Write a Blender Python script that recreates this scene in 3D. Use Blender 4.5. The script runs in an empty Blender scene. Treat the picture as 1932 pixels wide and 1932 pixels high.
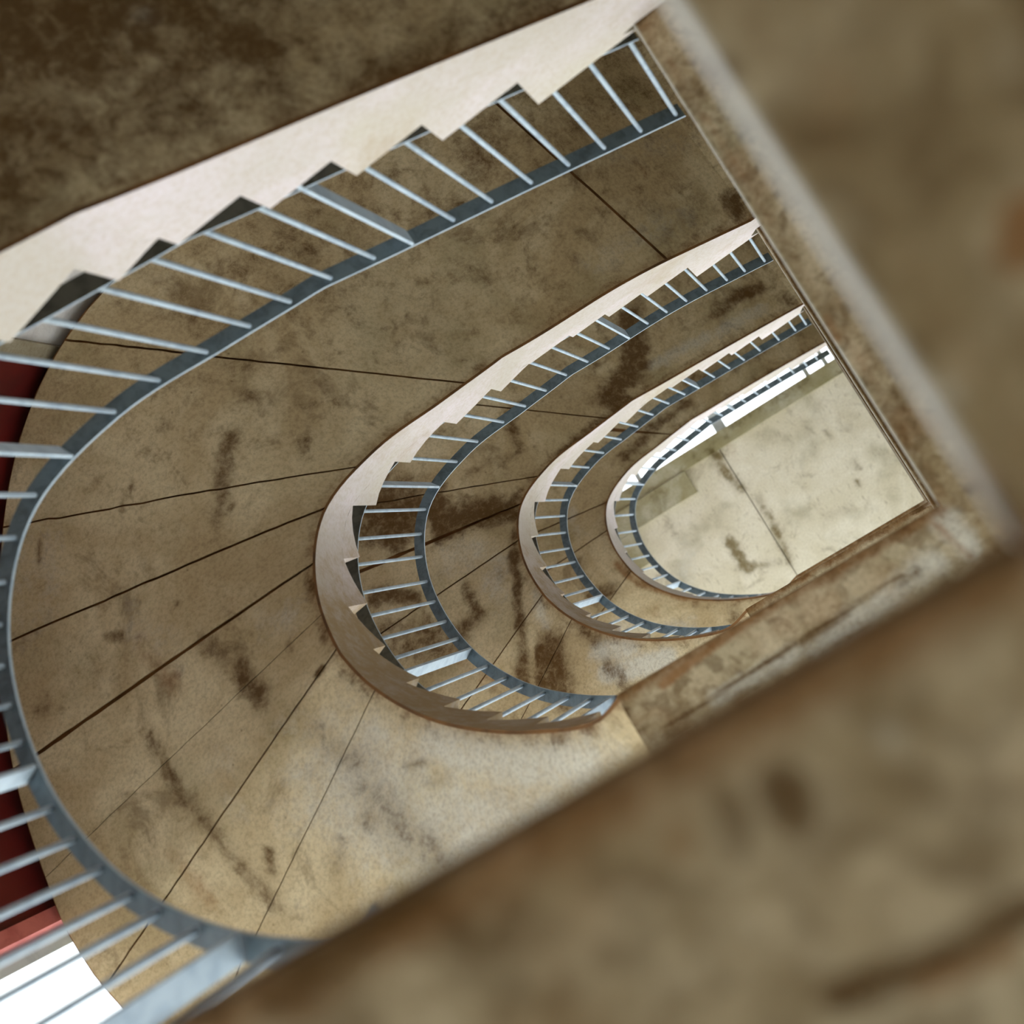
import bpy, bmesh, math, random
import numpy as np
from mathutils import Matrix, Vector
random.seed(7); np.random.seed(7)
sc = bpy.context.scene
COL = sc.collection
CAMZ = 1.6                                   # camera height above the ground floor

# ------------------------------------------------------------------ camera
cam = bpy.data.cameras.new('camera'); cam_ob = bpy.data.objects.new('camera', cam); COL.objects.link(cam_ob)
cam.sensor_fit = 'HORIZONTAL'; cam.sensor_width = 56.0; cam.lens = 80.0      # 80 mm on a 6x6 film back
RX = ((-0.821343, -0.504337, 0.266532), (0.520667, -0.853691, -0.010887), (0.233027, 0.129832, 0.963765))
CAM_XY = (0.0344, 0.0549)
m = Matrix((( RX[0][0], -RX[1][0], -RX[2][0], CAM_XY[0]),
            ( RX[0][1], -RX[1][1], -RX[2][1], CAM_XY[1]),
            ( RX[0][2], -RX[1][2], -RX[2][2], CAMZ), (0, 0, 0, 1)))
cam_ob.matrix_world = m
cam.clip_start = 0.02; cam.clip_end = 400
cam.dof.use_dof = True; cam.dof.focus_distance = 7.5; cam.dof.aperture_fstop = 3.4
sc.camera = cam_ob

# ------------------------------------------------------------------ light: a bright overcast sky through the openings
world = bpy.data.worlds.new('sky'); sc.world = world; world.use_nodes = True
bg = world.node_tree.nodes['Background']; bg.inputs[0].default_value = (0.93, 0.97, 1.0, 1); bg.inputs[1].default_value = 1.0
sc.view_settings.view_transform = 'Standard'; sc.view_settings.look = 'None'
sc.view_settings.gamma = 1.0; sc.view_settings.use_curve_mapping = False
sc.view_settings.exposure = 1.85
sc.cycles.max_bounces = 10; sc.cycles.diffuse_bounces = 7

# stains plus painted shade and window light on the undersides: (points along the flight and across it, radius, strength)
STAINS_AND_LIGHT = {
    (2, 'dark'): [(((5.19, 0.14), (5.18, 0.08)), 0.064, 0.8), (((5.14, 0.59), (5.18, 0.38)), 0.064, 0.35), (((4.04, 0.4), (4.13, 0.1)), 0.129, 0.3), (((3.12, 0.55), (3.03, 0.48)), 0.046, 0.7), (((3.22, 0.66), (3.26, 0.54)), 0.03, 0.5), (((3.31, 0.35), (3.17, 0.22)), 0.034, 0.35), (((2.64, 0.44), (2.54, 0.41)), 0.054, 0.8), (((2.75, 0.57), (2.65, 0.46)), 0.039, 0.5), (((2.63, 0.93), (2.5, 0.92), (2.4, 0.88), (2.31, 0.9), (2.21, 0.93)), 0.037, 0.55), (((2.08, 0.36), (1.95, 0.41), (1.87, 0.45)), 0.074, 0.5), (((2.08, 0.44), (2.05, 0.46)), 0.029, 0.6), (((2.13, 0.7), (2.11, 0.61)), 0.014, 0.4), (((2.31, 0.29), (2.15, 0.28)), 0.051, 0.45), (((1.99, 0.2), (1.84, 0.14), (1.83, 0.2), (1.88, 0.23)), 0.01, 0.5), (((2.43, 0.14), (2.43, 0.11)), 0.013, 0.9), (((2.6, 0.2), (2.58, 0.2)), 0.017, 0.6), (((2.11, 0.57), (2.1, 0.6)), 0.016, 0.6), (((2.27, 0.78), (2.25, 0.83)), 0.013, 0.7), (((3.01, 0.94), (3.02, 0.94)), 0.01, 0.6), (((3.02, 0.44), (3.02, 0.42)), 0.014, 0.7), (((2.85, 0.65), (2.85, 0.65)), 0.012, 0.8), (((3.02, 0.93), (3.03, 0.91)), 0.01, 0.7), (((2.84, 1.03), (2.83, 0.94)), 0.012, 0.6), (((2.97, 1.33), (2.96, 1.34)), 0.012, 0.7), (((2.77, 1.4), (2.78, 1.35)), 0.016, 0.6), (((4.36, 0.24), (4.6, 0.17), (4.9, 0.22), (5.1, 0.33)), 0.02, 0.3), (((4.42, 0.0), (4.34, 0.07), (4.35, 0.16)), 0.021, 0.35), (((4.09, 0.64), (4.14, 0.67), (4.14, 0.76)), 0.012, 0.5), (((4.62, 0.39), (4.64, 0.33)), 0.024, 0.5), (((3.44, 0.71), (3.5, 0.31)), 0.099, 0.2), (((4.53, 0.74), (4.39, 0.71)), 0.084, 0.3), (((3.91, 0.91), (3.97, 0.89)), 0.07, 0.3), (((3.27, 1.18), (3.19, 0.95)), 0.053, 0.2), (((2.76, 1.11), (2.78, 0.93), (2.85, 0.82)), 0.043, 0.25), (((3.6, 0.95), (5.1, 0.85)), 0.75, 0.36), (((3.8, 0.45), (5.1, 0.3)), 0.45, 0.3)],  # last two broad strokes darken side A
    (2, 'pale'): [(((1.86, 0.08), (1.59, 0.11), (1.31, 0.12)), 0.101, 0.8), (((1.29, 0.03), (1.27, 0.13)), 0.029, 0.9), (((2.16, 0.14), (2.0, 0.16)), 0.063, 0.6), (((4.5, 0.15), (4.93, 0.17)), 0.093, 0.4), (((2.7, 0.27), (2.67, 0.12)), 0.078, 0.4), (((2.49, 0.68), (2.39, 0.75)), 0.084, 0.35), (((2.83, 0.88), (2.76, 0.7)), 0.069, 0.4), (((2.94, 1.45), (2.94, 1.26)), 0.081, 0.4), (((4.85, 0.59), (5.19, 0.5)), 0.1, 0.35), (((1.19, 0.04), (1.17, 0.11)), 0.048, 0.5), (((1.5, 0.4), (2.1, 0.35)), 0.3, 0.7), (((1.3, 0.8), (1.8, 0.8)), 0.35, 0.4)],  # last two broad strokes paint in window light near side B
    (2, 'rust'): [(((2.79, 0.85), (2.7, 0.74)), 0.049, 0.5), (((4.33, 0.88), (4.41, 0.73)), 0.071, 0.3), (((4.91, 0.69), (4.91, 0.43)), 0.025, 0.4), (((2.41, 1.09), (2.34, 1.09)), 0.046, 0.5), (((2.53, 1.18), (2.46, 1.13)), 0.047, 0.3)],
    (3, 'dark'): [(((4.22, 0.5), (4.08, 0.2), (3.86, 0.13)), 0.091, 0.9), (((3.83, 0.13), (3.93, 0.0)), 0.062, 0.9), (((3.41, 0.0), (3.67, 0.03), (3.86, 0.0)), 0.034, 0.8), (((3.4, 0.46), (3.29, 0.21), (3.2, 0.25)), 0.033, 0.6), (((3.01, 0.58), (2.96, 0.52), (2.99, 0.28), (3.0, 0.06)), 0.057, 1.0), (((3.05, 0.04), (2.98, 0.04)), 0.045, 0.9), (((2.86, 0.03), (2.62, 0.09), (2.38, 0.27), (2.26, 0.49)), 0.037, 0.8), (((2.25, 0.19), (2.1, 0.46)), 0.071, 0.8), (((2.28, 0.25), (2.2, 0.46)), 0.027, 0.9), (((2.72, 0.42), (2.6, 0.41), (2.6, 0.61)), 0.043, 0.7), (((5.01, 0.25), (4.85, 0.28)), 0.052, 1.0), (((4.64, 0.23), (4.49, 0.24), (5.08, 0.23)), 0.036, 0.5), (((2.15, 0.0), (2.02, 0.07)), 0.047, 0.7), (((1.91, 0.16), (1.78, 0.31)), 0.052, 0.6), (((2.82, 1.04), (2.81, 0.9), (2.77, 0.74)), 0.028, 0.8), (((2.72, 0.99), (2.67, 0.9), (2.61, 0.64)), 0.08, 0.6), (((3.0, 1.03), (2.99, 0.67)), 0.064, 0.9), (((2.96, 0.91), (2.95, 0.77)), 0.048, 0.8), (((5.11, 0.0), (5.13, 0.11)), 0.052, 0.6), (((3.93, 0.45), (3.91, 0.3)), 0.028, 0.5), (((3.09, 0.41), (3.22, 0.27)), 0.032, 0.5), (((3.72, 0.0), (3.51, 0.0)), 0.027, 0.6), (((3.6, 0.95), (5.1, 0.85)), 0.75, 0.36), (((3.8, 0.45), (5.1, 0.3)), 0.45, 0.3)],  # last two broad strokes darken side A
    (3, 'pale'): [(((4.16, 0.14), (4.97, 0.12)), 0.058, 0.6), (((2.77, 0.2), (2.64, 0.23)), 0.124, 0.5), (((1.9, 0.22), (1.57, 0.1)), 0.063, 1.0), (((1.97, 0.12), (1.79, 0.05)), 0.072, 0.8), (((2.85, 0.51), (2.84, 0.29)), 0.094, 0.5), (((2.47, 0.04), (2.31, 0.13)), 0.048, 0.6)],
    (3, 'rust'): [(((2.56, 0.69), (2.37, 0.59)), 0.076, 0.5)],
    (4, 'dark'): [(((4.1, 0.29), (4.78, 0.19)), 0.063, 0.5), (((3.39, 0.1), (3.73, 0.15), (4.0, 0.14)), 0.061, 0.7), (((2.5, 0.38), (2.44, 0.2)), 0.048, 0.7), (((2.72, 0.32), (2.63, 0.34)), 0.041, 0.6), (((1.61, 0.08), (1.55, 0.2)), 0.048, 0.6), (((3.6, 0.95), (5.1, 0.85)), 0.75, 0.36), (((3.8, 0.45), (5.1, 0.3)), 0.45, 0.3)],  # last two broad strokes darken side A
    (4, 'pale'): [(((2.33, 0.44), (1.91, 0.17)), 0.08, 0.5), (((2.99, 0.28), (2.85, 0.25)), 0.074, 0.4)],
    (4, 'rust'): [(((2.56, 0.07), (2.22, 0.02), (1.93, 0.01)), 0.028, 0.9), (((2.17, 0.17), (2.04, 0.25)), 0.048, 0.5)],
    (1, 'dark'): [(((2.6, 0.9), (4.0, 0.9)), 0.85, 1.0), (((4.2, 0.9), (4.9, 1.2)), 0.5, 0.45), (((3.6, 0.05), (5.2, 0.03)), 0.1, 0.5), (((4.3, 0.45), (4.45, 0.2)), 0.06, 0.9), (((3.9, 0.5), (4.2, 0.9)), 0.2, 0.7)],  # broad strokes paint shade onto the lowest flight's underside
    (1, 'pale'): [(((4.33, 0.62), (4.27, 0.4)), 0.03, 1.0)],
    ('L1', 'dark'): [(((0.102, -0.17), (0.149, -0.172), (0.182, -0.17), (0.22, -0.166)), 0.01, 1.2), (((0.255, 0.012), (0.325, 0.009), (0.387, 0.004), (0.452, -0.002), (0.511, -0.003)), 0.01, 1.0), (((0.185, -0.051), (0.187, -0.067)), 0.015, 0.8), (((0.216, -0.038), (0.224, -0.068)), 0.013, 0.5), (((-0.003, 0.325), (-0.002, 0.318)), 0.006, 0.7), (((0.235, 0.008), (0.454, -0.006)), 0.005, 0.5), (((0.459, -0.015), (0.543, -0.014)), 0.008, 0.7), (((0.213, -0.109), (0.211, -0.123)), 0.01, 0.45), (((0.4, -0.048), (0.407, -0.008)), 0.013, 0.45), (((0.126, -0.079), (0.119, -0.09)), 0.013, 0.4), (((-0.089, 0.197), (-0.089, 0.187)), 0.008, 0.45), (((-0.029, 0.203), (-0.033, 0.193)), 0.007, 0.4), (((0.218, -0.174), (0.197, -0.195)), 0.013, 0.4), (((0.27, -0.086), (0.266, -0.102)), 0.016, 0.4), (((0.0, 0.029), (0.006, -0.002), (0.02, 0.003)), 0.011, 0.7)],
    ('L1', 'pale'): [(((0.121, -0.048), (0.114, -0.059)), 0.013, 0.4), (((-0.009, 0.099), (-0.01, 0.088)), 0.008, 0.5), (((0.248, -0.108), (0.236, -0.117)), 0.016, 0.3), (((0.009, 0.086), (-0.0, 0.046)), 0.013, 0.5), (((-0.046, 0.121), (-0.027, 0.063)), 0.019, 0.3), (((0.162, -0.07), (0.16, -0.078)), 0.015, 0.3)],
    ('L1', 'rust'): [(((-0.094, 0.155), (-0.083, 0.141)), 0.013, 1.3), (((0.124, -0.184), (0.174, -0.179)), 0.011, 1.0), (((-0.044, 0.284), (-0.044, 0.266)), 0.019, 0.4), (((-0.002, 0.277), (-0.004, 0.257)), 0.01, 0.4), (((-0.001, 0.052), (-0.002, 0.044)), 0.01, 0.6), (((0.238, -0.026), (0.257, -0.051)), 0.013, 0.4)],
    ('L2', 'dark'): [(((-0.064, 0.321), (-0.055, 0.226), (-0.056, 0.175)), 0.019, 0.4), (((-0.062, 1.605), (-0.018, 1.591)), 0.012, 0.8), (((-0.047, 0.641), (-0.04, 0.577)), 0.016, 0.4), (((0.141, -0.122), (0.192, -0.126)), 0.019, 0.5), (((0.357, -0.129), (0.611, -0.133)), 0.009, 0.5), (((0.865, -0.125), (1.036, -0.115)), 0.019, 0.4), (((1.031, -0.049), (1.065, -0.133)), 0.014, 0.9), (((0.086, -0.189), (0.143, -0.204)), 0.022, 0.5), (((0.181, -0.107), (0.522, -0.125), (1.004, -0.15)), 0.008, 0.75), (((0.324, -0.181), (0.736, -0.197)), 0.009, 0.5), (((0.052, 0.865), (0.066, 0.787), (0.062, 0.627)), 0.012, 0.5), (((-0.025, 0.363), (-0.02, 0.248), (-0.018, 0.165)), 0.019, 0.35)],
    ('L2', 'pale'): [(((0.533, -0.144), (0.793, -0.149)), 0.031, 0.7), (((0.009, -0.036), (-0.012, -0.132)), 0.04, 0.9), (((0.091, -0.119), (0.372, -0.153)), 0.047, 0.7), (((0.484, -0.172), (0.289, -0.152)), 0.04, 0.7), (((0.006, 1.136), (0.014, 0.928)), 0.016, 0.4)],  # pale strokes also paint in window light along side B
    ('L2', 'rust'): [(((-0.017, 0.592), (-0.01, 0.527)), 0.022, 0.6), (((0.005, 1.28), (0.009, 1.246)), 0.012, 0.5), (((0.041, 0.017), (0.271, 0.013), (0.527, 0.005), (0.899, -0.037)), 0.017, 0.95), (((0.04, -0.009), (0.002, -0.156)), 0.014, 0.6)],
    ('C', 'dark'): [(((1.7, 1.688), (1.704, 1.33), (1.639, 1.146)), 0.064, 0.7), (((1.548, 0.947), (1.552, 0.594), (1.62, 0.139)), 0.052, 0.6), (((2.087, 0.704), (2.079, 0.485), (2.08, 0.308)), 0.058, 0.9), (((2.149, 0.37), (1.722, 0.2)), 0.052, 0.5), (((0.419, 0.746), (0.416, 0.639)), 0.032, 0.5), (((0.503, 0.552), (0.51, 0.507)), 0.026, 0.7), (((0.997, 0.362), (0.749, 0.317)), 0.052, 0.35), (((0.496, 1.183), (0.488, 1.128)), 0.026, 0.8), (((1.359, 1.836), (0.397, 1.797)), 0.09, 0.45), (((1.967, 1.783), (1.475, 1.764)), 0.077, 0.4)],
    ('C', 'pale'): [(((2.547, 0.837), (2.761, 0.605)), 0.161, 0.5), (((2.067, 1.266), (1.87, 1.001)), 0.129, 0.3)],
    ('C', 'rust'): [(((1.487, 1.627), (1.557, 1.455)), 0.064, 0.4), (((2.459, 1.217), (1.511, 1.354)), 0.129, 0.2)],
}

# ------------------------------------------------------------------ materials
def mat(name): 
    mt = bpy.data.materials.new(name); mt.use_nodes = True
    nt = mt.node_tree; return mt, nt, nt.nodes['Principled BSDF']
class NT:
    def __init__(s, nt): s.nt = nt
    def n(s, t, **kw):
        nd = s.nt.nodes.new(t)
        for k, v in kw.items(): setattr(nd, k, v)
        return nd
    def put(s, sock, v):
        if hasattr(v, 'is_output') or isinstance(v, bpy.types.NodeSocket): s.nt.links.new(v, sock)
        else: sock.default_value = v
    def noise(s, vec, scale, detail=4, rough=.55, dist=0.0):
        nd = s.n('ShaderNodeTexNoise'); s.put(nd.inputs['Vector'], vec)
        nd.inputs['Scale'].default_value = scale; nd.inputs['Detail'].default_value = detail
        nd.inputs['Roughness'].default_value = rough; nd.inputs['Distortion'].default_value = dist
        return nd.outputs['Fac']
    def ramp(s, f, a, b):
        nd = s.n('ShaderNodeMapRange'); nd.interpolation_type = 'SMOOTHSTEP'
        s.put(nd.inputs['Value'], f); nd.inputs['From Min'].default_value = a; nd.inputs['From Max'].default_value = b
        return nd.outputs[0]
    def math(s, op, a, b=0.0):
        nd = s.n('ShaderNodeMath', operation=op); s.put(nd.inputs[0], a); s.put(nd.inputs[1], b); nd.use_clamp = False; return nd.outputs[0]
    def mix(s, f, a, b):
        nd = s.n('ShaderNodeMix', data_type='RGBA'); s.put(nd.inputs[0], f); s.put(nd.inputs[6], a); s.put(nd.inputs[7], b); return nd.outputs[2]
    def pos(s): return s.n('ShaderNodeNewGeometry').outputs['Position']
    def scaled(s, vec, sc_, loc=(0, 0, 0), rot=(0, 0, 0)):
        nd = s.n('ShaderNodeMapping'); s.put(nd.inputs[0], vec); nd.inputs['Scale'].default_value = sc_; nd.inputs['Location'].default_value = loc; nd.inputs['Rotation'].default_value = rot; return nd.outputs[0]
    def bump(s, h, bsdf, strength=.3, dist=.01):
        nd = s.n('ShaderNodeBump'); s.put(nd.inputs['Height'], h); nd.inputs['Strength'].default_value = strength; nd.inputs['Distance'].default_value = dist
        s.nt.links.new(nd.outputs[0], bsdf.inputs['Normal'])
def srgb(r, g, b):
    f = lambda c: (c / 255 / 12.92) if c <= 10 else ((c / 255 + .055) / 1.055) ** 2.4
    return (f(r), f(g), f(b), 1)

def concrete(name, light, dark, stain_shade, amount=.5, attr=False, pale=srgb(225, 222, 212), rustc=srgb(150, 100, 52), olive=srgb(120, 116, 72), off=(0, 0, 0), big=1.0, grime=.5, blot=0.0, dash=0.0):
    mt, nt, b = mat(name); t = NT(nt)
    P = t.scaled(t.pos(), (1, 1, 1), off)
    fine = t.noise(P, 60, 6, .7); mid = t.noise(P, 5.5, 7, .62, .4); lg = t.noise(P, 1.35 * big, 5, .6, .6)
    c = t.mix(t.ramp(lg, .38, .62), dark, light)
    c = t.mix(t.math('MULTIPLY', t.ramp(mid, .42, .7), .55), c, dark)
    c = t.mix(t.math('MULTIPLY', t.ramp(t.noise(P, 2.1, 4, .5, .3), .5, .75), .45), c, olive)
    if blot:
        c = t.mix(t.math('MULTIPLY', t.ramp(t.noise(P, 17, 3, .5, .6), .46, .66), blot), c, stain_shade)
        c = t.mix(t.math('MULTIPLY', t.ramp(t.noise(t.scaled(P, (1, 1, 1), (4, 2, 1)), 21, 3, .5, .4), .52, .7), blot * .8), c, light)
        c = t.mix(t.math('MULTIPLY', t.ramp(t.noise(P, 6, 2, .5), .5, .66), blot * .5), c, rustc)
    if dash:
        c = t.mix(t.math('MULTIPLY', t.ramp(t.noise(t.scaled(P, (48, 8, 8)), 1.0, 3, .6), .62, .72), dash), c, stain_shade)
    st = t.math('MULTIPLY', t.ramp(t.noise(P, 2.6 * big, 9, .68, .6), .54, .68), amount)
    c = t.mix(st, c, stain_shade)
    # small pock marks
    v = t.n('ShaderNodeTexVoronoi'); t.put(v.inputs['Vector'], P); v.inputs['Scale'].default_value = 16
    pk = t.math('MULTIPLY', t.math('SUBTRACT', 1.0, t.ramp(v.outputs['Distance'], .05, .12)), t.ramp(t.noise(P, 3.1, 2), .55, .65))
    c = t.mix(t.math('MULTIPLY', pk, grime), c, stain_shade)
    # fine scratches left by the boards
    sc1 = t.noise(t.scaled(P, (3, 55, 20), (2, 1, 0), (0, 0, .5)), 1.0, 3, .6)
    c = t.mix(t.math('MULTIPLY', t.ramp(sc1, .6, .75), .22), c, light)
    if attr:
        a = t.n('ShaderNodeAttribute'); a.attribute_name = 'stain_shade'
        sp = t.n('ShaderNodeSeparateColor'); nt.links.new(a.outputs['Color'], sp.inputs[0])
        nz = t.noise(P, 8, 10, .76, .25)
        mod = lambda ch, k=1.0: t.math('MULTIPLY', t.ramp(t.math('ADD', sp.outputs[ch], t.math('MULTIPLY', t.math('SUBTRACT', nz, .5), k)), .2, .85), t.ramp(sp.outputs[ch], .01, .12))
        c = t.mix(t.math('MULTIPLY', mod(1, 1.3), .8), c, pale)
        c = t.mix(t.math('MULTIPLY', mod(2, 1.2), .75), c, rustc)
        c = t.mix(t.math('MULTIPLY', mod(0, 2.2), .9), c, stain_shade)
        c = t.mix(t.math('MULTIPLY', sp.outputs[0], .5), c, stain_shade)  # even darkening, carries painted shade as well as stains
    c = t.mix(t.math('MULTIPLY', t.ramp(t.noise(P, 22, 8, .75, .5), .45, .7), .35), c, dark)
    c = t.mix(t.math('MULTIPLY', t.ramp(fine, .4, .7), .3), c, stain_shade)
    t.put(b.inputs['Base Color'], c); b.inputs['Roughness'].default_value = .92; b.inputs['Specular IOR Level'].default_value = .2
    h = t.math('ADD', t.math('MULTIPLY', fine, .3), t.math('MULTIPLY', mid, .7)); t.bump(h, b, .35, .006)
    return mt
def plain(name, c1, c2, rough=.6, metallic=0.0, scale=8, bump=.15):
    mt, nt, b = mat(name); t = NT(nt); P = t.pos()
    n1 = t.noise(P, scale, 6, .6, .4); t.put(b.inputs['Base Color'], t.mix(t.ramp(n1, .4, .68), c1, c2))
    b.inputs['Roughness'].default_value = rough; b.inputs['Metallic'].default_value = metallic
    t.bump(t.noise(P, scale * 6, 4), b, bump, .003); return mt

M_SOF = concrete('soffit_concrete', srgb(230, 213, 178), srgb(196, 174, 136), srgb(88, 60, 24), .5, attr=True, olive=srgb(134, 124, 84))
M_LAND = concrete('landing_concrete', srgb(218, 202, 174), srgb(164, 144, 112), srgb(88, 62, 28), .5, attr=True, big=1.6, blot=.5)
M_CEIL = concrete('ceiling_concrete', srgb(244, 238, 222), srgb(228, 220, 198), srgb(120, 104, 66), .45, attr=True, off=(3, 2, 1), dash=.45)
M_FASCIA = plain('landing_edge_paint', srgb(248, 248, 246), srgb(238, 238, 232), .8, scale=9)
M_WHITE = concrete('whitewashed_edge', srgb(224, 213, 216), srgb(206, 197, 188), srgb(176, 150, 112), .35, off=(5, 5, 5), big=.8, grime=.2, olive=srgb(206, 198, 176), attr=True)
M_STEP = concrete('step_concrete', srgb(170, 160, 140), srgb(144, 134, 112), srgb(96, 78, 50), .4, off=(7, 1, 0))
M_SHADED_EDGE = concrete('shaded_edge', srgb(140, 112, 76), srgb(112, 84, 50), srgb(84, 56, 26), .5, off=(1, 9, 4))  # side B landing edges coloured brown to paint their shade
M_RUSTEDGE = plain('rust_stained_lip', srgb(128, 88, 46), srgb(92, 62, 32), .9, scale=5)
M_STEEL = plain('painted_steel', srgb(196, 212, 226), srgb(170, 188, 206), .45, 0.0, 14)
M_RAIL = plain('shaded_rail_paint', srgb(108, 124, 134), srgb(84, 98, 108), .5, 0.0, 22)  # dark for the shaded underside; the lit well edge gets the paler steel
M_LOWRAIL = plain('shaded_rail_underside', srgb(84, 84, 76), srgb(60, 60, 54), .7, 0.0, 22)  # downward-facing bottom rail, its shade put into the colour
M_RED = plain('dark_red_paint', srgb(104, 20, 16), srgb(84, 16, 14), .55, scale=2.5)
M_PLASTER = plain('white_plaster', srgb(236, 234, 236), srgb(214, 210, 212), .85, scale=9, bump=.5)
M_WALL = plain('dark_wall', srgb(120, 108, 88), srgb(96, 86, 68), .9, scale=3)  # walls toned dark to cut bounced light
M_FRAME = plain('window_frame_paint', srgb(206, 214, 218), srgb(180, 190, 196), .5, scale=6)
M_GROUND = plain('bounce_ground', srgb(226, 222, 212), srgb(206, 200, 190), .9, scale=.6)  # unseen ground made pale to bounce light up onto the undersides
def glass_mat():
    mt = bpy.data.materials.new('window_glass'); mt.use_nodes = True; nt = mt.node_tree; nt.nodes.clear()
    o = nt.nodes.new('ShaderNodeOutputMaterial'); mx = nt.nodes.new('ShaderNodeMixShader'); tr = nt.nodes.new('ShaderNodeBsdfTransparent'); gl = nt.nodes.new('ShaderNodeBsdfGlossy'); lw = nt.nodes.new('ShaderNodeLayerWeight'); pw = nt.nodes.new('ShaderNodeMath'); pw.operation = 'POWER'; fr = nt.nodes.new('ShaderNodeMath'); fr.operation = 'MULTIPLY_ADD'
    gl.inputs['Roughness'].default_value = .03; nt.links.new(lw.outputs['Facing'], pw.inputs[0]); pw.inputs[1].default_value = 5; nt.links.new(pw.outputs[0], fr.inputs[0]); fr.inputs[1].default_value = .6; fr.inputs[2].default_value = .03; tr.inputs[0].default_value = (.95, .97, .97, 1)
    nt.links.new(fr.outputs[0], mx.inputs[0]); nt.links.new(tr.outputs[0], mx.inputs[1]); nt.links.new(gl.outputs[0], mx.inputs[2]); nt.links.new(mx.outputs[0], o.inputs[0]); return mt
M_GLASS = glass_mat()

# ------------------------------------------------------------------ object helpers
def empty(name, loc, label, cat, group=None):
    o = bpy.data.objects.new(name, None); COL.objects.link(o); o.location = loc; o.empty_display_size = .2
    o['label'] = label; o['category'] = cat
    if group: o['group'] = group
    return o
def obj(name, V, Fc, mats, parent=None, loc=None, smooth=False, midx=None):
    """V in world coordinates; stored local to loc (or the parent's place)"""
    base = Vector(loc) if loc is not None else (parent.location.copy() if parent else Vector((0, 0, 0)))
    me = bpy.data.meshes.new(name)
    me.from_pydata([tuple(Vector(v) - base) for v in V], [], Fc)
    for mm in (mats if isinstance(mats, (list, tuple)) else [mats]): me.materials.append(mm)
    if midx: me.polygons.foreach_set('material_index', midx)
    if smooth: me.polygons.foreach_set('use_smooth', [True] * len(me.polygons))
    me.update()
    o = bpy.data.objects.new(name, me); COL.objects.link(o)
    if parent:
        o.parent = parent; o.location = base - parent.location
    else: o.location = base
    return o
def fixn(o):
    bm = bmesh.new(); bm.from_mesh(o.data); bmesh.ops.recalc_face_normals(bm, faces=bm.faces); bm.to_mesh(o.data); bm.free()
def box(x0, x1, y0, y1, z0, z1):
    V = [(x, y, z) for z in (z0, z1) for y in (y0, y1) for x in (x0, x1)]
    return V, [(0, 2, 3, 1), (4, 5, 7, 6), (0, 1, 5, 4), (2, 6, 7, 3), (0, 4, 6, 2), (1, 3, 7, 5)]
def bevel(o, w=.006, seg=1):
    bm = bmesh.new(); bm.from_mesh(o.data); bmesh.ops.bevel(bm, geom=list(bm.edges), offset=w, segments=seg, affect='EDGES'); bm.to_mesh(o.data); bm.free()
def prism(poly, z0, z1):
    n = len(poly); V = [(x, y, z0) for x, y in poly] + [(x, y, z1) for x, y in poly]
    return V, [tuple(reversed(range(n))), tuple(range(n, 2 * n))] + [(i, (i + 1) % n, n + (i + 1) % n, n + i) for i in range(n)]

# ------------------------------------------------------------------ plan of the stair well
#  x runs away from the landings, the well lies between y=0 (side B) and y=W (side A), open at its round end
W, AL = 1.541, .0498
KN = [(1.0343, 0), (1.2307, -.0313), (1.5654, .0869), (1.8777, .2869), (2.0946, .5599), (2.1845, .9183), (2.1068, 1.2326), (1.855, 1.4036), (1.5484, 1.4778), (1.2535, W)]
def catmull(P, mm):
    P = np.array(P, float); Q = np.vstack([2 * P[0] - P[1], P, 2 * P[-1] - P[-2]]); out = []
    for i in range(1, len(Q) - 2):
        t = np.linspace(0, 1, mm, endpoint=False)[:, None]; a, b, c, d = Q[i - 1], Q[i], Q[i + 1], Q[i + 2]
        out.append(.5 * ((2 * b) + (-a + c) * t + (2 * a - 5 * b + 4 * c - d) * t * t + (-a + 3 * b - 3 * c + d) * t ** 3))
    return np.vstack(out + [P[-1:]])
C_ = catmull(KN, 10)
PLAN = np.vstack([np.linspace([0, 0], KN[0], 8)[:-1], C_, np.array(KN[-1]) + (np.array([0, W + AL]) - np.array(KN[-1])) * np.linspace(0, 1, 16)[1:, None]])
S_ = np.concatenate([[0], np.cumsum(np.hypot(*np.diff(PLAN, axis=0).T))]); SEND = S_[-1]; X0 = KN[0][0]
SEXT = SEND + .12                                    # the flights run a little way under the landing edge
PLAN = np.vstack([PLAN, PLAN[-1] + (PLAN[-1] - PLAN[-2]) / np.hypot(*(PLAN[-1] - PLAN[-2])) * .12]); S_ = np.append(S_, SEXT)
_t = np.gradient(PLAN, axis=0); _t /= np.linalg.norm(_t, axis=1)[:, None]
_k = np.ones(3) / 3
NRM = np.stack([_t[:, 1], -_t[:, 0]], 1)
NRS = np.stack([np.convolve(np.pad(NRM[:, i], 1, 'edge'), _k, 'valid') for i in (0, 1)], 1); NRS /= np.linalg.norm(NRS, axis=1)[:, None]
def at(s, w=0.0):
    """plan point at path length s along the well edge, w metres away from the well"""
    x = np.interp(s, S_, PLAN[:, 0]); y = np.interp(s, S_, PLAN[:, 1])
    nx = np.interp(s, S_, NRS[:, 0]); ny = np.interp(s, S_, NRS[:, 1]); k = np.hypot(nx, ny)
    return x + w * nx / k, y + w * ny / k
def wout(s): return np.interp(s, [0, 2.5, 2.9, 3.3, SEND], [1.70, 1.70, 1.55, 1.48, 1.48])
ZL = [None, 1.0139, 4.2491, 7.5243, 10.6453, 13.8953]            # landing tops above the camera
FL = [None, 3.2352, 3.2752, 3.121, 3.25]
T = .164; H = 1.108; SB = .046
ZK = np.array([0, .4783, .9554, 1.4036, 1.8627, 2.2954, 2.6705, 3.0776])
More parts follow.
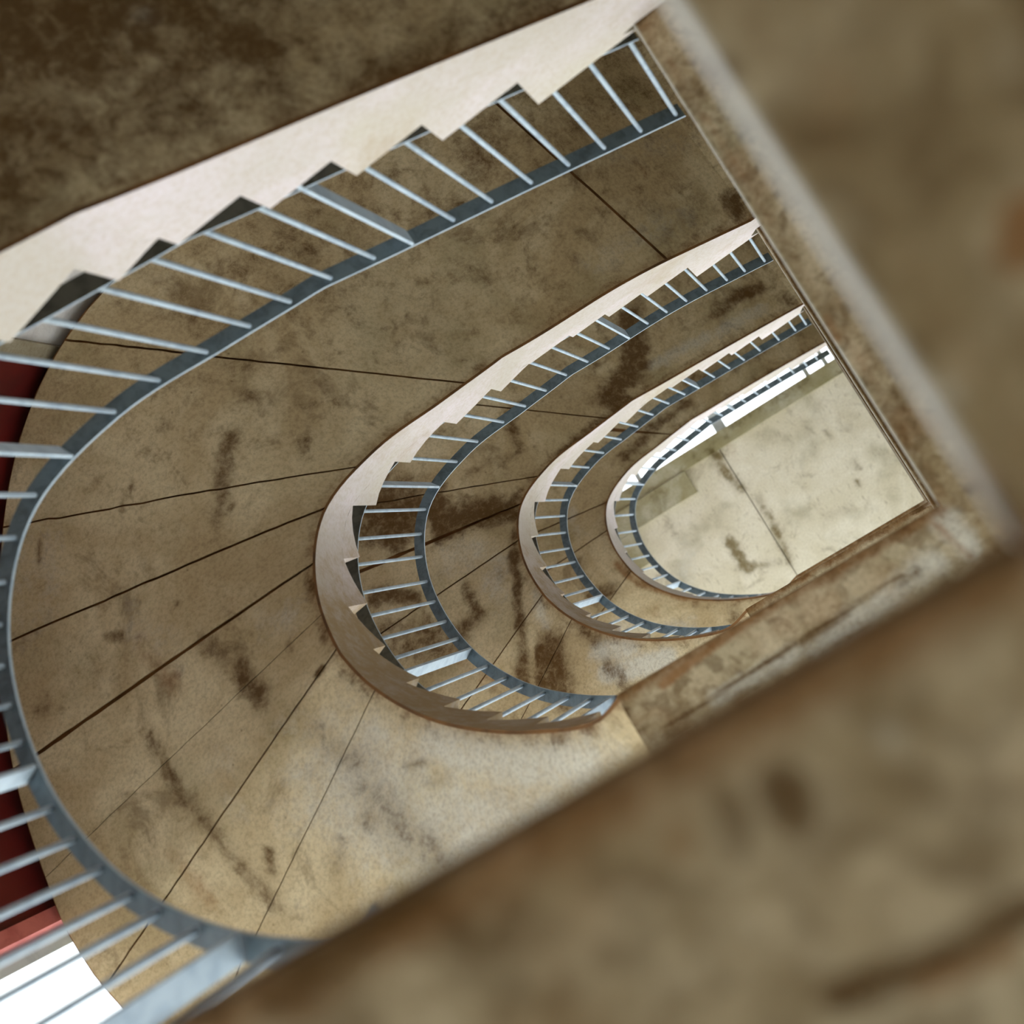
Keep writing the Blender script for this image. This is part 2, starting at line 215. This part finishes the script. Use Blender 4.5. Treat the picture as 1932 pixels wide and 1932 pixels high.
EK = {1: [0, -.0345, -.0188, -.0512, -.0464, .0167, .0342, .0417], 2: [0, .0556, .1878, .2129, .3124, .2958, .0585, .154],
      3: [0, -.0546, .0987, .1037, .1444, .1717, .1424, .1271], 4: [0, .0002, -.2041, -.3583, -.375, -.3361, -.4199, -.3994]}
STEPC = {1: ([1.5, 2.2, 2.9, 3.3, 3.804, 3.953, 4.16, 4.366, 4.59, 4.85], [0, -.05, -.1, -.09, -.1, -.02, -.07, -.03, 0, 0]),
         2: ([1.5, 1.75, 2.0, 2.2, 2.4, 2.6, 2.82, 3.05, 3.27, 3.52, 3.76, 3.95, 4.19, 4.38, 4.58, 4.82], [.05, 0, -.02, -.045, -.085, -.12, -.08, -.1, -.02, -.02, 0, .05, -.03, 0, .03, 0]),
         3: ([1.5, 1.75, 2.0, 2.2, 2.4, 2.6, 2.82, 3.05, 3.3, 3.55, 3.76, 3.96, 4.15, 4.377, 4.6, 4.83], [-.12, -.13, -.08, -.04, -.07, -.12, -.1, -.086, -.02, .02, 0, .05, -.1, -.12, -.06, -.05]),
         4: ([1.5, 2.2, 2.35, 2.5, 2.8, 3.1, 3.5, 4.8], [-.02, 0, -.1, -.12, -.13, -.13, -.08, -.04])}
_ss = np.linspace(X0, SEND, 400)
def _prof(n):
    w = (_ss - X0) / (SEND - X0); z = np.interp(w, np.linspace(0, 1, 8), ZK + np.array(EK[n]))
    k = 41; zz = np.pad(z, k // 2, 'reflect', reflect_type='odd'); return np.convolve(zz, np.ones(k) / k, 'valid')
PROF = {n: _prof(n) for n in (1, 2, 3, 4)}
def nose(n, s): return CAMZ + ZL[n] + np.interp(s, _ss, PROF[n])
def steps_z(n, s): return nose(n, s) + np.interp(s, *STEPC[n])       # foot line of the risers
def depth(s): return np.interp((s - X0) / (SEND - X0), [0, .09, .33, .66, 1], [.05, .06, .386, .3715, .334])
def sof(n, s): return nose(n, s) - depth(s)

def stain_light_masks(key, s, w):
    out = np.zeros((len(s), 3))
    for ch, k in enumerate(('dark', 'pale', 'rust')):
        for pts, r, a in STAINS_AND_LIGHT.get((key, k), ()):
            d = np.full(len(s), 9.)
            P = np.array(pts, float)
            if len(P) == 1: P = np.vstack([P, P + .001])
            for i in range(len(P) - 1):
                ab = P[i + 1] - P[i]; L = max(ab @ ab, 1e-9)
                t = np.clip(((s - P[i, 0]) * ab[0] + (w - P[i, 1]) * ab[1]) / L, 0, 1)
                d = np.minimum(d, np.hypot(s - P[i, 0] - t * ab[0], w - P[i, 1] - t * ab[1]))
            out[:, ch] = np.maximum(out[:, ch], a * np.exp(-(d / (r * 1.15)) ** 2))
    return out
def paint(o, rgb):
    a = o.data.color_attributes.new('stain_shade', 'FLOAT_COLOR', 'POINT')
    a.data.foreach_set('color', np.column_stack([np.clip(rgb, 0, 1), np.ones(len(rgb))]).astype(np.float32).ravel())

def edge_grime_shade(n, s):  # dirt plus painted shade on the unlit curve and side B edge
    g = np.zeros((len(s), 3)); k = {1: .3, 2: .7, 3: .5, 4: .15}[n]
    g[:, 0] = k * np.clip((3.1 - s) / .55, 0, 1); g[:, 2] = .45 * g[:, 0]; return g
# ------------------------------------------------------------------ stair flights
RISE = {1: [4.85, 4.59, 4.366, 4.16, 3.953, 3.804, 3.56, 3.29, 3.05, 2.83, 2.61],
        2: [4.82, 4.578, 4.38, 4.19, 3.953, 3.761, 3.523, 3.271, 3.051, 2.822, 2.605],
        3: [4.83, 4.6, 4.377, 4.152, 3.963, 3.76, 3.55, 3.3, 3.054, 2.833, 2.616],
        4: [4.83, 4.6, 4.38, 4.16, 3.96, 3.76, 3.55, 3.29, 3.05, 2.83, 2.61]}
SEAM = [(1.60, 1.60), (2.19, 2.23), (2.435, 2.385), (2.60, 2.575), (2.82, 2.72), (3.045, 2.875), (3.235, 2.99), (3.76, 3.16), (4.15, 4.0), (4.78, 4.45)]   # joint: s at the well, s at w=1.5
_wg = np.linspace(0, 1.75, 36)
def _seam_curve(si, so):
    P = np.array([float(v) for v in at(si)]); Q = np.array([float(v) for v in at(so, 1.5)]); d = Q - P; nn = np.array([-d[1], d[0]]) / np.hypot(*d)
    grid = np.linspace(min(si, so) - .45, max(si, so) + .3, 500); out = []
    for w in _wg:
        x, y = at(grid, w); e = (x - P[0]) * nn[0] + (y - P[1]) * nn[1]
        k = np.argmin(np.abs(e) + .02 * np.abs(grid - (si + (so - si) * w / 1.5))); out.append(grid[k])
    out = np.array(out); 
    x, y = at(out, _wg); xa, ya = at(out + .01, _wg); return out, .01 / np.maximum(np.hypot(xa - x, ya - y), 1e-4)
SEAM_ALL = [_seam_curve(*q) + (g,) for q, g in zip(SEAM, (.5, .45, .75, .3, .9, 1.05, .8, 1.0, 1, 1.1))]; SEAMC = SEAM_ALL
def seam_s(i, w): return np.interp(w, _wg, SEAMC[i][0])
def seam_g(i, w): return SEAMC[i][2] * np.interp(w, _wg, SEAMC[i][1])      # path length per metre across the joint
STAIR_LABELS = {1: 'lowest and largest curved concrete stair flight, whitewashed stepped edge under the big railing',
                2: 'second curved concrete stair flight up, its broad stained underside fills the middle',
                3: 'third curved concrete stair flight up, heavily blotched brown and white underside',
                4: 'topmost and smallest curved concrete stair flight, just under the cream ceiling'}
SKIP = {1: (0, 8, 9), 2: (0, 8), 3: (0, 3, 8, 9), 4: (0, 1, 3, 6, 8, 9)}
def make_flight(n):
    global SEAMC
    SEAMC = [c for k, c in enumerate(SEAM_ALL) if k not in SKIP[n]]; NS = len(SEAMC)
    bx, by = at(X0, .8); root = empty('stair_flight', (bx, by, CAMZ + ZL[n]), STAIR_LABELS[n], 'stairs', 'concrete stair flights around the open well')
    rs = sorted(RISE[n]); s = rs[0]
    while s - .2235 > X0 + .05: s -= .2235; rs.insert(0, s)
    # waist slab
    ss = np.unique(np.concatenate([np.linspace(X0 + .001, SEND - .001, 110), [SEXT], rs]))
    N = len(ss); V = []; 
    xi, yi = at(ss); xo, yo = at(ss, wout(ss)); xl, yl = at(ss, .013)
    zt = np.maximum(steps_z(n, ss) - .012, sof(n, ss) + .03); zb = sof(n, ss); zt = np.where(ss > SEND - .01, np.minimum(zt, CAMZ + ZL[n + 1] - T - .003), zt)
    for j in range(N):
        V += [(xi[j], yi[j], zb[j]), (xi[j], yi[j], zt[j]), (xo[j], yo[j], zt[j]), (xo[j], yo[j], zb[j] + .014), (xl[j], yl[j], zb[j]), (xl[j], yl[j], zb[j] + .014)]
    Fc = []; mi = []
    for j in range(N - 1):
        a, b = j * 6, j * 6 + 6
        for (p, q, k) in ((0, 1, 0), (1, 2, 1), (2, 3, 1), (3, 5, 2), (5, 4, 2), (4, 0, 3)):
            Fc.append((a + p, a + q, b + q, b + p)); mi.append(k)
    Fc.append((0, 4, 5, 3, 2, 1)); Fc.append(tuple((N - 1) * 6 + k for k in (1, 2, 3, 5, 4, 0))); mi += [1, 1]
    o = obj('waist_slab', V, Fc, [M_WHITE, M_STEP, M_RUSTEDGE, M_RUSTEDGE], root, midx=mi); fixn(o)
    paint(o, edge_grime_shade(n, np.repeat(ss, 6)))
    # steps: a wedge of concrete per step, the riser at its lower end
    for j, s0 in enumerate(rs):
        s1 = rs[j + 1] if j + 1 < len(rs) else SEND - .001
        h = float(steps_z(n, s1)) if j + 1 < len(rs) else float(steps_z(n, s0)) + .165
        q = np.linspace(s0, s1, 5); xa, ya = at(q); xb, yb = at(q, wout(q)); zz = np.maximum(steps_z(n, q) - .012, sof(n, q) + .03)
        h = max(h, float(zz.max()) + .004)
        V = []
        for k in range(5): V += [(xa[k], ya[k], zz[k]), (xa[k], ya[k], h), (xb[k], yb[k], h), (xb[k], yb[k], zz[k])]
        Fc = []; mi = []
        for k in range(4):
            a, b = k * 4, k * 4 + 4
            for p, q2, mm in ((0, 1, 0), (1, 2, 1), (2, 3, 1), (3, 0, 1)): Fc.append((a + p, a + q2, b + q2, b + p)); mi.append(mm)
        Fc += [(0, 3, 2, 1), (16, 17, 18, 19)]; mi += [0, 1]
        o = obj('step', V, Fc, [M_WHITE, M_STEP], root, midx=mi); fixn(o)
        paint(o, edge_grime_shade(n, np.repeat(q, 4)))
    # soffit: formwork panels with open joints between them
    G = .0055
    for i in range(NS + 1):
        fine = n <= 3
        nw = 56 if fine else 36; 
        wv = np.linspace(0, 1, nw)
        W0 = .013; wmax = float(wout(3.0 if i > 3 else 2.0)) - .015
        ns = 26 if fine else 16
        tt = np.linspace(0, 1, ns)
        V = []; sv = []; wl = []
        for k in range(nw):
            w = W0 + (wmax - W0) * wv[k]
            a = (seam_s(i - 1, w) + G * seam_g(i - 1, w)) if i > 0 else X0 + .002
            b = (seam_s(i, w) - G * seam_g(i, w)) if i < NS else SEXT
            w = W0 + (float(wout((a + b) / 2)) - .015 - W0) * wv[k]
            s_ = a + (b - a) * tt; w_ = W0 + (wout(s_) - .015 - W0) * wv[k]; x, y = at(s_, w_); z = sof(n, s_)
            for u in range(ns): V.append((x[u], y[u], z[u])); sv.append(s_[u]); wl.append(w_[u])
        nb = len(V); V += [(x, y, z + .0145) for x, y, z in V[:]]
        Fc = []
        for k in range(nw - 1):
            for u in range(ns - 1):
                a = k * ns + u; Fc.append((a, a + 1, a + ns + 1, a + ns))
        ring = [u for u in range(ns)] + [k * ns + ns - 1 for k in range(1, nw)] + [(nw - 1) * ns + u for u in range(ns - 2, -1, -1)] + [k * ns for k in range(nw - 2, 0, -1)]
        for a, b in zip(ring, ring[1:] + ring[:1]): Fc.append((a, b, b + nb, a + nb))
        # drop the unused inner part of the upper layer
        used = sorted(set(ring)); remap = {nb + v: nb + c for c, v in enumerate(used)}
        V2 = V[:nb] + [V[nb + v] for v in used]; Fc = [tuple(remap.get(v, v) for v in f) for f in Fc]
        o = obj('soffit_panel', V2, Fc, M_SOF, root); fixn(o)
        rgb = stain_light_masks(n, np.array(sv), np.array(wl))
        wa = np.array(wl); rgb[:, 2] = np.maximum(rgb[:, 2], .55 * np.exp(-((wa - .02) / .03) ** 2)); rgb[:, 0] = np.maximum(rgb[:, 0], .38 * np.exp(-((wa - .03) / .04) ** 2))
        rgb = np.vstack([rgb, rgb[used]]); paint(o, rgb)
    return root

# ------------------------------------------------------------------ railings
def sweep(name, ss, w0, w1, zf, h, material, parent, edge=None):
    xa, ya = at(ss, w0); xb, yb = at(ss, w1); z = zf(ss); N = len(ss); V = []
    for k in range(N): V += [(xa[k], ya[k], z[k]), (xb[k], yb[k], z[k]), (xb[k], yb[k], z[k] + h), (xa[k], ya[k], z[k] + h)]
    Fc = [tuple(k * 4 + a for a in (0, 1, 2, 3)) for k in (0,)] + [tuple((N - 1) * 4 + a for a in (3, 2, 1, 0))]
    for k in range(N - 1):
        for a in range(4): Fc.append((k * 4 + a, k * 4 + 4 + a, k * 4 + 4 + (a + 1) % 4, k * 4 + (a + 1) % 4))
    mi = [0, 0] + [1 if a == 3 and edge else 0 for k in range(N - 1) for a in range(4)]
    o = obj(name, V, Fc, [material, edge or material], parent, midx=mi); fixn(o); return o
def rod(r, h, seg=8):
    V = [(r * math.cos(a), r * math.sin(a), z) for z in (0, h) for a in [2 * math.pi * i / seg for i in range(seg)]]
    Fc = [(i, (i + 1) % seg, seg + (i + 1) % seg, seg + i) for i in range(seg)] + [tuple(reversed(range(seg))), tuple(range(seg, 2 * seg))]
    return V, Fc
BAL = {1: [5.165, 5.033, 4.899, 4.77, 4.638, 4.501, 4.371, 4.229, 4.111, 3.979, 3.856, 3.731, 3.602, 3.465, 3.34, 3.196, 3.081, 2.98, 2.872, 2.765, 2.658, 2.55, 2.442, 2.356, 2.236, 2.119, 1.992, 1.86, 1.751, 1.613, 1.478],
       2: [5.147, 5.024, 4.915, 4.793, 4.672, 4.552, 4.433, 4.306, 4.184, 4.051, 3.925, 3.798, 3.669, 3.535, 3.387, 3.26, 3.125, 3.019, 2.912, 2.806, 2.684, 2.577, 2.462, 2.355, 2.268, 2.147, 2.027, 1.928, 1.805, 1.675, 1.561, 1.441],
       3: [5.15, 5.057, 4.912, 4.748, 4.61, 4.486, 4.357, 4.219, 4.108, 3.979, 3.849, 3.714, 3.568, 3.422, 3.291, 3.151, 3.052, 2.956, 2.849, 2.74, 2.639, 2.526, 2.418, 2.332, 2.204, 2.092, 1.972, 1.845, 1.723, 1.59, 1.491],
       4: [5.06, 4.946, 4.81, 4.674, 4.55, 4.43, 4.30, 4.178, 4.06, 3.95, 3.834, 3.70, 3.563, 3.45, 3.33, 3.178, 3.053, 2.935, 2.8, 2.686, 2.568, 2.452, 2.34, 2.219, 2.112, 1.99, 1.87, 1.75, 1.63, 1.51]}
POSTS = {1: (4.229, 3.196, 2.356, 1.478), 2: (4.306, 3.125, 2.268, 1.441), 3: (4.219, 3.151, 2.332, 1.491), 4: (4.178, 3.178, 2.219, 1.51)}
RAIL_LABELS = {1: 'nearest and largest pale blue steel railing, sweeping from upper right round to the lower left',
               2: 'second pale blue steel railing up, on the middle flight inside the large one',
               3: 'third pale blue steel railing up, a smaller loop inside the middle one',
               4: 'topmost and smallest steel railing, against the white sky and cream ceiling'}
BH = H - .20 - .008
_v, _f = rod(.0085, BH); ROD = bpy.data.meshes.new('baluster'); ROD.from_pydata(_v, [], _f); ROD.materials.append(M_STEEL); ROD.polygons.foreach_set('use_smooth', [True] * 8 + [False] * 2)
_v, _f = box(-.028, .028, -.006, .006, 0, BH + .05); POST = bpy.data.meshes.new('post'); POST.from_pydata(_v, [], _f); POST.materials.append(M_STEEL)
def make_railing(n):
    bx, by = at(X0, SB); root = empty('stair_railing', (bx, by, float(nose(n, X0)) + .2), RAIL_LABELS[n], 'railing', 'steel railings round the stair well')
    ss = np.linspace(X0 + .06, SEND - .004, 120)
    sweep('handrail', ss, SB, SB + .055, lambda q: nose(n, q) + H, .012, M_RAIL, root, M_STEEL)
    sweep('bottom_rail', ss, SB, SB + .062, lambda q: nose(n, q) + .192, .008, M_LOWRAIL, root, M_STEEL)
    bl = list(BAL[n]); s = bl[-1]
    while s - .12 > X0 + .1: s -= .12; bl.append(s)
    for s in bl:
        x, y = at(s, SB + .018 if s not in POSTS[n] else SB + .028)
        isp = s in POSTS[n]; z = float(nose(n, s)) + .2 - (.05 if isp else 0)
        o = bpy.data.objects.new('post' if isp else 'baluster', POST if isp else ROD); COL.objects.link(o); o.parent = root
        o.location = Vector((x, y, z)) - root.location
        if isp:
            x2, y2 = at(s, SB + .2); o.rotation_euler = (0, 0, math.atan2(y2 - y, x2 - x))
            # foot plate fixed to the stepped edge
        tx, ty = at(s, SB + .022)
    return root
for n in (1, 2, 3, 4): make_flight(n)
for n in (1, 2, 3, 4): make_railing(n)

# ------------------------------------------------------------------ landings
YB, YA = -1.72, W + AL + 1.5
LAND_LABELS = {1: 'nearest landing slab with blurred brown underside filling the right and lower right',
               2: 'second landing slab up, narrow strip of underside beside the blurred white edge',
               3: 'third landing slab up, thin dark strip with a white edge right of the well',
               4: 'fourth landing slab up, hairline strip at the right edge of the well',
               5: 'topmost landing slab, at the head of the highest flight under the roof'}
def make_landing(n):
    z1 = CAMZ + ZL[n]; z0 = z1 - T; root = empty('landing', (-1.0, .75, z0), LAND_LABELS[n], 'landing', 'concrete landings beside the stair well')
    xe = X0 if n < 5 else 0.0
    poly = [(0, W + AL), (0, YA), (-2.38, YA), (-2.38, YB), (xe, YB), (xe, 0), (0, 0)] if n < 5 else [(0, W + AL), (0, YA), (-2.38, YA), (-2.38, YB), (0, YB), (0, 0)]
    V, Fc = prism(poly, z0 + .014, z1)
    mi = [2, 1] + [0] * len(poly)
    for k in range(len(poly)):
        a, c = poly[k], poly[(k + 1) % len(poly)]
        if a[1] == 0 and c[1] == 0: mi[2 + k] = 3
    o = obj('slab', V, Fc, [M_FASCIA, M_STEP, M_RUSTEDGE, M_SHADED_EDGE], root, midx=mi); fixn(o)
    # lip and soffit panels
    rects = [(-2.38, -1.205, YB, YA), (-1.195, -.0, YB, YA)]
    if n < 5: rects.append((.0, X0, YB, 0.0))
    for (a, b, c, d) in rects:
        nx = max(2, int((b - a) / (.02 if n < 3 else .06))); ny = max(2, int((d - c) / (.02 if n < 3 else .06)))
        gx = np.linspace(a, b, max(2, int((b - a) / .06))); gy = np.linspace(c, d, max(2, int((d - c) / .06)))
        if n < 3:                                      # finer where the edge of the well is close to the eye
            q_ = .0075 if n == 1 else .012; hx, hy = ((-.16, .7), (-.5, .62)) if n == 1 else ((-.25, 1.04), (-.3, 1.6))
            gx = np.unique(np.round(np.concatenate([gx, np.arange(max(a, hx[0]), min(b, hx[1]), q_)]), 4)); gy = np.unique(np.round(np.concatenate([gy, np.arange(max(c, hy[0]), min(d, hy[1]), q_)]), 4))
        for e_ in (.0015, .003, .006, .010, .016, .025, .04, .06):
            if a < -e_ < b: gx = np.append(gx, -e_)
            if c < -e_ < d and b > .5: gy = np.append(gy, -e_)
        gx = np.unique(np.round(gx, 4)); gy = np.unique(np.round(gy, 4))
        nx, ny = len(gx), len(gy); X, Y = np.meshgrid(gx, gy)
        V = [(x, y, z0) for x, y in zip(X.ravel(), Y.ravel())]; nb = len(V)
        Fc = [(j * nx + i, (j + 1) * nx + i, (j + 1) * nx + i + 1, j * nx + i + 1) for j in range(ny - 1) for i in range(nx - 1)]
        ring = [i for i in range(nx)] + [j * nx + nx - 1 for j in range(1, ny)] + [(ny - 1) * nx + i for i in range(nx - 2, -1, -1)] + [j * nx for j in range(ny - 2, 0, -1)]
        V += [(V[v][0], V[v][1], z0 + .014) for v in ring]
        R = len(ring)
        for i in range(R): Fc.append((ring[i], ring[(i + 1) % R], nb + (i + 1) % R, nb + i))
        o = obj('soffit_panel', V, Fc, M_LAND, root); fixn(o)
        P = np.array(V); rgb = stain_light_masks('L%d' % n, P[:, 0], P[:, 1])
        dB = np.where(P[:, 0] > -.01, np.abs(P[:, 1]), np.where(P[:, 1] < 0, np.hypot(P[:, 0], P[:, 1]), 9)); dC = np.where((P[:, 1] > -.02), np.abs(P[:, 0]), 9.)
        rgb[:, 2] = np.maximum(rgb[:, 2], .75 * np.exp(-(dB / .035) ** 2)); rgb[:, 2] = np.maximum(rgb[:, 2], .35 * np.exp(-((dC - .03) / .02) ** 2)); pw_ = {1: .004, 2: .006, 3: .004, 4: .002, 5: .001}[n]; rgb[:, 1] = np.maximum(rgb[:, 1], 1.1 * np.exp(-(dC / pw_) ** 2))
        if n > 2: rgb[:, 0] = np.maximum(rgb[:, 0], .75 * (dC > pw_ * 1.5) * (dC < .08))
        rgb[:, 0] = np.maximum(rgb[:, 0], .45 * np.exp(-(dB / .03) ** 2))
        paint(o, rgb)
    if n > 1:   # whitewashed beam that carries the flight below under the landing's far side
        zb = float(sof(n - 1, SEND)); y0 = W + AL
        V, Fc = box(-.9, -.121, y0, y0 + .2, zb, z0 - .001)
        V = [(x, y + (-.028 * x / .9 if y < y0 + .1 else 0), z) for x, y, z in V]
        obj('edge_beam', V, Fc, M_WHITE, root)
    return root
for n in (1, 2, 3, 4, 5): make_landing(n)

# ------------------------------------------------------------------ the setting: walls, glazing, roof, ground
def struct(name, V, Fc, mats, midx=None, parent=None):
    o = obj(name, V, Fc, mats, parent=parent, midx=midx, loc=None if parent else V[0]); fixn(o)
    if parent is None: o['kind'] = 'structure'
    return o
ROOFZ = CAMZ + 16.9
def curved(name, s0, s1, g0, g1, z0, z1, mats, parent=None, N=24):
    q = np.linspace(s0, s1, N); xa, ya = at(q, wout(q) + g0); xb, yb = at(q, wout(q) + g1); V = []
    for k in range(N): V += [(xa[k], ya[k], z0), (xb[k], yb[k], z0), (xb[k], yb[k], z1), (xa[k], ya[k], z1)]
    Fc = [(0, 1, 2, 3), tuple((N - 1) * 4 + a for a in (3, 2, 1, 0))]
    for k in range(N - 1):
        for a in range(4): Fc.append((k * 4 + a, k * 4 + 4 + a, k * 4 + 4 + (a + 1) % 4, k * 4 + (a + 1) % 4))
    return struct(name, V, Fc, mats, parent=parent)
curved('wall_end', 2.535, 3.125, .05, .3, -.1, ROOFZ + .1, M_RED)
curved('trim_1', 3.125, 3.145, .03, .3, -.1, ROOFZ + .1, M_STEP, N=4)
curved('trim_2', 2.512, 2.535, .03, .3, -.1, ROOFZ + .1, plain('pink_lit_jamb', srgb(214, 120, 112), srgb(190, 96, 90), .6), N=4)  # jamb edge painted as if lit pink beside the red wall
curved('wall_round', 3.145, 4.15, .06, .3, -.1, ROOFZ + .1, M_PLASTER)
sxA, syA = at(4.15, float(wout(4.15)) + .06)
V, Fc = box(-2.4, float(sxA), YA + .05, YA + .3, -.1, ROOFZ + .1); struct('wall_far', V, Fc, M_WALL)
V, Fc = box(-2.65, -2.4, YB - .3, YA + .3, -.1, ROOFZ + .1); struct('wall_back', V, Fc, M_WALL)
V, Fc = box(-2.4, 5.2, YB - .1, YA + .3, -.12, 0); struct('floor', V, Fc, M_STEP)
V, Fc = box(-60, 60, -60, 60, -.35, -.15); struct('ground', V, Fc, M_GROUND)

# curved window on side B: frame, mullions, transoms and panes
FLOORS = [0.0] + [CAMZ + ZL[i] - .05 for i in (1, 2, 3, 4, 5)] + [ROOFZ]
def glazing(name, pts):
    """pts: plan points of the glass line; one pane per bay and storey"""
    root = bpy.data.objects.new(name, None); COL.objects.link(root); root.location = (pts[0][0], pts[0][1], 0); root['kind'] = 'structure'
    for (x, y) in pts:
        V, Fc = box(x - .03, x + .03, y - .03, y + .03, 0, ROOFZ); struct('mullion', V, Fc, M_FRAME, parent=root)
    for (a, b) in zip(pts, pts[1:]):
        dx, dy = b[0] - a[0], b[1] - a[1]; L = math.hypot(dx, dy); ux, uy = dx / L, dy / L; nx, ny = -uy, ux
        for z in FLOORS:
            hw = .04; q = [(a[0] + nx * .025, a[1] + ny * .025), (b[0] + nx * .025, b[1] + ny * .025), (b[0] - nx * .025, b[1] - ny * .025), (a[0] - nx * .025, a[1] - ny * .025)]
            V, Fc = prism(q, z, z + .08); struct('transom', V, Fc, M_FRAME, parent=root)
        for z0, z1 in zip(FLOORS, FLOORS[1:]):
            p0 = (a[0] + ux * .03, a[1] + uy * .03); p1 = (b[0] - ux * .03, b[1] - uy * .03)
            q = [(p0[0] + nx * .003, p0[1] + ny * .003), (p1[0] + nx * .003, p1[1] + ny * .003), (p1[0] - nx * .003, p1[1] - ny * .003), (p0[0] - nx * .003, p0[1] - ny * .003)]
            V, Fc = prism(q, z0 + .08, z1); struct('pane', V, Fc, M_GLASS, parent=root)
    return root
pc = []
for s in (2.495, 1.95, 1.45, 1.04): x, y = at(s, float(wout(s)) + .12); pc.append((float(x), float(y)))
glazing('window_1', pc)
x1, y1 = pc[-1]
glazing('window_2', [(x1 - .07, y1), (.15, y1), (-.75, y1), (-1.6, y1), (-2.36, y1)])

M_BEAM = concrete('beam_concrete', srgb(198, 194, 172), srgb(164, 156, 120), srgb(92, 78, 40), .6, attr=True, off=(9, 4, 4))
# roof slab over the well and the glazed strip beside it
roof = bpy.data.objects.new('ceiling', None); COL.objects.link(roof); roof.location = (0, 0, ROOFZ); roof['kind'] = 'structure'
def ceil_panel(x0, x1, y0, y1, z, th=.25, name='ceiling_panel', key='C', step=.05, material=M_CEIL):
    nx = max(2, int((x1 - x0) / step)); ny = max(2, int((y1 - y0) / step)); X, Y = np.meshgrid(np.linspace(x0, x1, nx), np.linspace(y0, y1, ny))
    V = [(a, b, z) for a, b in zip(X.ravel(), Y.ravel())]; nb = len(V)
    Fc = [(j * nx + i, (j + 1) * nx + i, (j + 1) * nx + i + 1, j * nx + i + 1) for j in range(ny - 1) for i in range(nx - 1)]
    ring = [i for i in range(nx)] + [j * nx + nx - 1 for j in range(1, ny)] + [(ny - 1) * nx + i for i in range(nx - 2, -1, -1)] + [j * nx for j in range(ny - 2, 0, -1)]
    V += [(V[v][0], V[v][1], z + th) for v in ring]; R = len(ring)
    for i in range(R): Fc.append((ring[i], ring[(i + 1) % R], nb + (i + 1) % R, nb + i))
    Fc.append(tuple(range(nb, nb + R)))
    o = obj(name, V, Fc, material, roof); fixn(o); P = np.array(V); paint(o, stain_light_masks(key, P[:, 0], P[:, 1]))
    return o
ceil_panel(-2.65, 1.622, -2.1, 1.66, ROOFZ + .05)
ceil_panel(1.634, 5.3, -2.1, 1.66, ROOFZ + .05)
ceil_panel(-2.65, 5.3, 1.66, 1.84, ROOFZ, .32, 'edge_beam', material=M_BEAM)
ceil_panel(2.1, 5.3, 1.37, 1.655, ROOFZ - .02, .065, 'edge_beam', material=M_BEAM)
ceil_panel(2.96, 5.3, .95, 1.365, ROOFZ - .02, .065, 'edge_beam', material=M_BEAM)
# skylight: bars across the strip, panes between
sky = bpy.data.objects.new('window_3', None); COL.objects.link(sky); sky.location = (0, 1.85, ROOFZ + .2); sky['kind'] = 'structure'
bars = [(-2.6, .1), (-1.2, .06), (.10, .05), (.34, .05), (1.50, .13), (2.62, .05), (3.9, .06), (5.2, .1)]
for x, w_ in bars:
    V, Fc = box(x - w_ / 2, x + w_ / 2, 1.845, YA + .3, ROOFZ + .12, ROOFZ + .2); struct('glazing_bar', V, Fc, M_FRAME, parent=sky)
for (xa, wa), (xb, wb) in zip(bars, bars[1:]):
    V, Fc = box(xa + wa / 2, xb - wb / 2, 1.845, YA + .3, ROOFZ + .17, ROOFZ + .18); struct('pane', V, Fc, M_GLASS, parent=sky)
